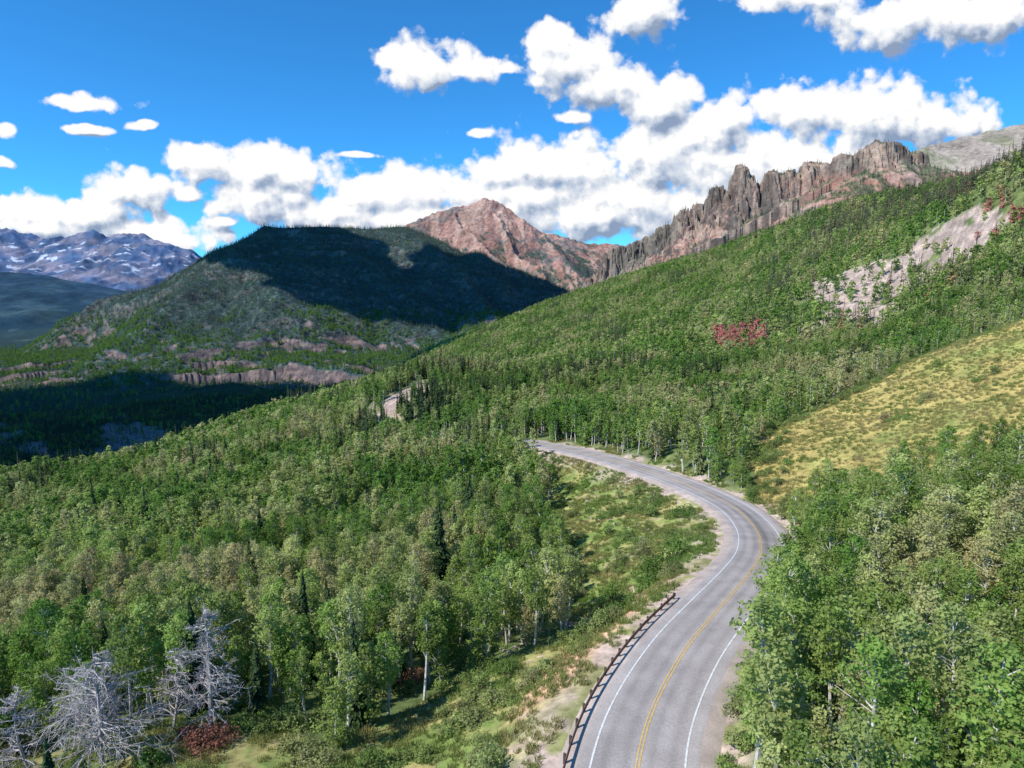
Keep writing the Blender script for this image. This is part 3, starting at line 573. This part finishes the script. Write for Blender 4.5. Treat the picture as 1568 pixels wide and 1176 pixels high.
# ------------------------------------------------------------------ sun, sky with cumulus
sl=bpy.data.lights.new('sun','SUN');sl.energy=5.0;sl.angle=math.radians(.53);sl.color=(1,.95,.87);so=link(bpy.data.objects.new('sun',sl));so.rotation_euler=S.to_track_quat('Z','Y').to_euler()
w=bpy.data.worlds.new('World');bpy.context.scene.world=w;w.use_nodes=True;nt=w.node_tree;nt.nodes.clear()
sky=N(nt,'ShaderNodeTexSky',sky_type='NISHITA');sky.sun_disc=False;sky.sun_elevation=math.asin(S.z);sky.sun_rotation=math.radians(240);sky.altitude=2500;sky.air_density=1.0;sky.dust_density=.3;sky.ozone_density=3
bg1=N(nt,'ShaderNodeBackground');bg1.inputs[1].default_value=.15
tint=N(nt,'ShaderNodeMix',data_type='RGBA',blend_type='MULTIPLY');tint.inputs[0].default_value=1;tint.inputs[7].default_value=(.26,.95,1.38,1)
L(nt,sky.outputs[0],tint.inputs[6]);L(nt,tint.outputs[2],bg1.inputs[0])
BL=[(650,98,82,46),(725,104,60,28),(775,104,34,14),(870,95,80,54),(940,120,84,56),(845,60,40,28),(1010,145,84,38),(880,180,38,12),
(1340,165,135,58),(1440,178,95,44),(1230,172,115,48),(1110,185,100,48),(1000,235,160,66),(870,258,160,66),(765,262,70,40),(1130,260,200,90),(960,310,230,60),(800,305,160,52),(1000,160,64,40),(1230,240,160,70),(1060,215,120,50),(900,330,220,50),
(640,292,130,46),(560,300,70,36),(310,248,66,38),(405,252,90,44),(460,272,72,38),(400,300,105,36),(190,285,92,44),(130,325,120,36),(40,330,90,32),(290,299,30,13),(230,360,140,30),(60,350,110,20),(345,337,30,9),
(128,155,72,15),(138,197,46,9),(212,188,30,9),(8,205,30,14),(5,255,24,9),(990,12,70,46),(1380,28,160,50),(1230,-5,140,30),(1490,20,120,62),(735,205,28,7),(500,325,95,30),(640,335,260,26),(560,240,30,6)]
g=bpy.data.node_groups.new('cumulus_density','ShaderNodeTree')
g.interface.new_socket('Vector',in_out='INPUT',socket_type='NodeSocketVector');g.interface.new_socket('Density',in_out='OUTPUT',socket_type='NodeSocketFloat');g.interface.new_socket('Mass',in_out='OUTPUT',socket_type='NodeSocketFloat')
gi=g.nodes.new('NodeGroupInput');go=g.nodes.new('NodeGroupOutput')
wn=N(g,'ShaderNodeTexNoise');wn.inputs['Scale'].default_value=9;wn.inputs['Detail'].default_value=2;L(g,gi.outputs[0],wn.inputs[0])
wv=N(g,'ShaderNodeVectorMath',operation='MULTIPLY_ADD');wv.inputs[1].default_value=(.05,.03,0);L(g,wn.outputs[1],wv.inputs[0]);L(g,gi.outputs[0],wv.inputs[2])
prev=None
for (u,v,ru,rv) in BL:
    X_,Y_,Z_=sg(u,v,1.0);a,bb=X_/Y_+.025,Z_/Y_+.015
    s1=N(g,'ShaderNodeVectorMath',operation='SUBTRACT');L(g,wv.outputs[0],s1.inputs[0]);s1.inputs[1].default_value=(a,bb,0)
    s2=N(g,'ShaderNodeVectorMath',operation='MULTIPLY');L(g,s1.outputs[0],s2.inputs[0]);s2.inputs[1].default_value=(F*Y_/ru,F*Y_/rv,0)
    s3=N(g,'ShaderNodeVectorMath',operation='LENGTH');L(g,s2.outputs[0],s3.inputs[0])
    if prev is None: prev=s3.outputs['Value']
    else:
        m_=N(g,'ShaderNodeMath',operation='SMOOTH_MIN');m_.inputs[2].default_value=.35;L(g,prev,m_.inputs[0]);L(g,s3.outputs['Value'],m_.inputs[1]);prev=m_.outputs[0]
mass=N(g,'ShaderNodeMath',operation='SUBTRACT');mass.inputs[0].default_value=1.16;L(g,prev,mass.inputs[1])
mcl=N(g,'ShaderNodeMath',operation='MAXIMUM');mcl.inputs[1].default_value=-1.5;L(g,mass.outputs[0],mcl.inputs[0])
na1=N(g,'ShaderNodeTexNoise');na1.inputs['Scale'].default_value=17;na1.inputs['Detail'].default_value=7;na1.inputs['Roughness'].default_value=.60;L(g,gi.outputs[0],na1.inputs[0])
vo=N(g,'ShaderNodeTexVoronoi');vo.inputs['Scale'].default_value=22;vo.inputs['Detail'].default_value=2;vo.inputs['Roughness'].default_value=.55
wv2=N(g,'ShaderNodeVectorMath',operation='MULTIPLY_ADD');wv2.inputs[1].default_value=(.03,.03,0);L(g,na1.outputs[1],wv2.inputs[0]);L(g,gi.outputs[0],wv2.inputs[2]);L(g,wv2.outputs[0],vo.inputs['Vector'])
e1=N(g,'ShaderNodeMath',operation='MULTIPLY_ADD');e1.inputs[1].default_value=1.9;e1.inputs[2].default_value=-.40;L(g,na1.outputs[0],e1.inputs[0])
e2=N(g,'ShaderNodeMath',operation='MULTIPLY_ADD');e2.inputs[1].default_value=-.75;L(g,vo.outputs['Distance'],e2.inputs[0]);L(g,e1.outputs[0],e2.inputs[2])
e3=N(g,'ShaderNodeMath',operation='MULTIPLY_ADD');e3.inputs[1].default_value=1.15;L(g,mcl.outputs[0],e3.inputs[0]);L(g,e2.outputs[0],e3.inputs[2])
L(g,e3.outputs[0],go.inputs[0]);L(g,mcl.outputs[0],go.inputs[1])
tc=N(nt,'ShaderNodeTexCoord');sx=N(nt,'ShaderNodeSeparateXYZ');L(nt,tc.outputs['Generated'],sx.inputs[0])
ym=N(nt,'ShaderNodeMath',operation='MAXIMUM');ym.inputs[1].default_value=.05;L(nt,sx.outputs[1],ym.inputs[0])
da=N(nt,'ShaderNodeMath',operation='DIVIDE');L(nt,sx.outputs[0],da.inputs[0]);L(nt,ym.outputs[0],da.inputs[1])
db=N(nt,'ShaderNodeMath',operation='DIVIDE');L(nt,sx.outputs[2],db.inputs[0]);L(nt,ym.outputs[0],db.inputs[1])
cx=N(nt,'ShaderNodeCombineXYZ');L(nt,da.outputs[0],cx.inputs[0]);L(nt,db.outputs[0],cx.inputs[1])
def den(ox,oy):
    ad=N(nt,'ShaderNodeVectorMath',operation='ADD');ad.inputs[1].default_value=(ox,oy,0);L(nt,cx.outputs[0],ad.inputs[0])
    gn=N(nt,'ShaderNodeGroup');gn.node_tree=g;L(nt,ad.outputs[0],gn.inputs[0]);return gn
d0=den(0,0);d1=den(-.008,.012);d2=den(-.012,.04)
alpha=N(nt,'ShaderNodeMapRange',interpolation_type='SMOOTHSTEP');alpha.inputs[1].default_value=-.02;alpha.inputs[2].default_value=.42;L(nt,d0.outputs[0],alpha.inputs[0])
sa=N(nt,'ShaderNodeMath',operation='SUBTRACT');L(nt,d0.outputs[0],sa.inputs[0]);L(nt,d1.outputs[0],sa.inputs[1])
sb=N(nt,'ShaderNodeMath',operation='SUBTRACT');L(nt,d0.outputs[1],sb.inputs[0]);L(nt,d2.outputs[1],sb.inputs[1])
s1=N(nt,'ShaderNodeMath',operation='MULTIPLY_ADD');s1.inputs[1].default_value=.95;s1.inputs[2].default_value=.66;L(nt,sa.outputs[0],s1.inputs[0])
s2=N(nt,'ShaderNodeMath',operation='MULTIPLY_ADD');s2.inputs[1].default_value=.60;L(nt,sb.outputs[0],s2.inputs[0]);L(nt,s1.outputs[0],s2.inputs[2]);s2.use_clamp=True
crp=N(nt,'ShaderNodeValToRGB');e=crp.color_ramp.elements;e[0].position=.05;e[0].color=(.27,.36,.52,1);e[1].position=.8;e[1].color=(1,1,1,1);x_=e.new(.42);x_.color=(.60,.67,.79,1);L(nt,s2.outputs[0],crp.inputs[0])  # sunward and shaded cloud sides are painted by this ramp
bg2=N(nt,'ShaderNodeBackground');bg2.inputs[1].default_value=1.0;L(nt,crp.outputs[0],bg2.inputs[0])
fy=N(nt,'ShaderNodeMath',operation='GREATER_THAN');fy.inputs[1].default_value=.1;L(nt,sx.outputs[1],fy.inputs[0])
fa=N(nt,'ShaderNodeMath',operation='MULTIPLY');L(nt,fy.outputs[0],fa.inputs[0]);L(nt,alpha.outputs[0],fa.inputs[1])
mx=N(nt,'ShaderNodeMixShader');L(nt,fa.outputs[0],mx.inputs[0]);L(nt,bg1.outputs[0],mx.inputs[1]);L(nt,bg2.outputs[0],mx.inputs[2])
wo=N(nt,'ShaderNodeOutputWorld');L(nt,mx.outputs[0],wo.inputs[0])
# ------------------------------------------------------------------ camera
cam=bpy.data.cameras.new('camera');cam.sensor_width=36;cam.lens=36*F/1568;cam.clip_end=60000;cam.clip_start=.5
co=link(bpy.data.objects.new('camera',cam));co.location=(0,0,0);co.rotation_euler=(math.pi/2-TH,0,0)
sc_=bpy.context.scene;sc_.camera=co;sc_.view_settings.view_transform='Standard';sc_.view_settings.look='None';sc_.view_settings.exposure=0
print('done',time.time()-T0)
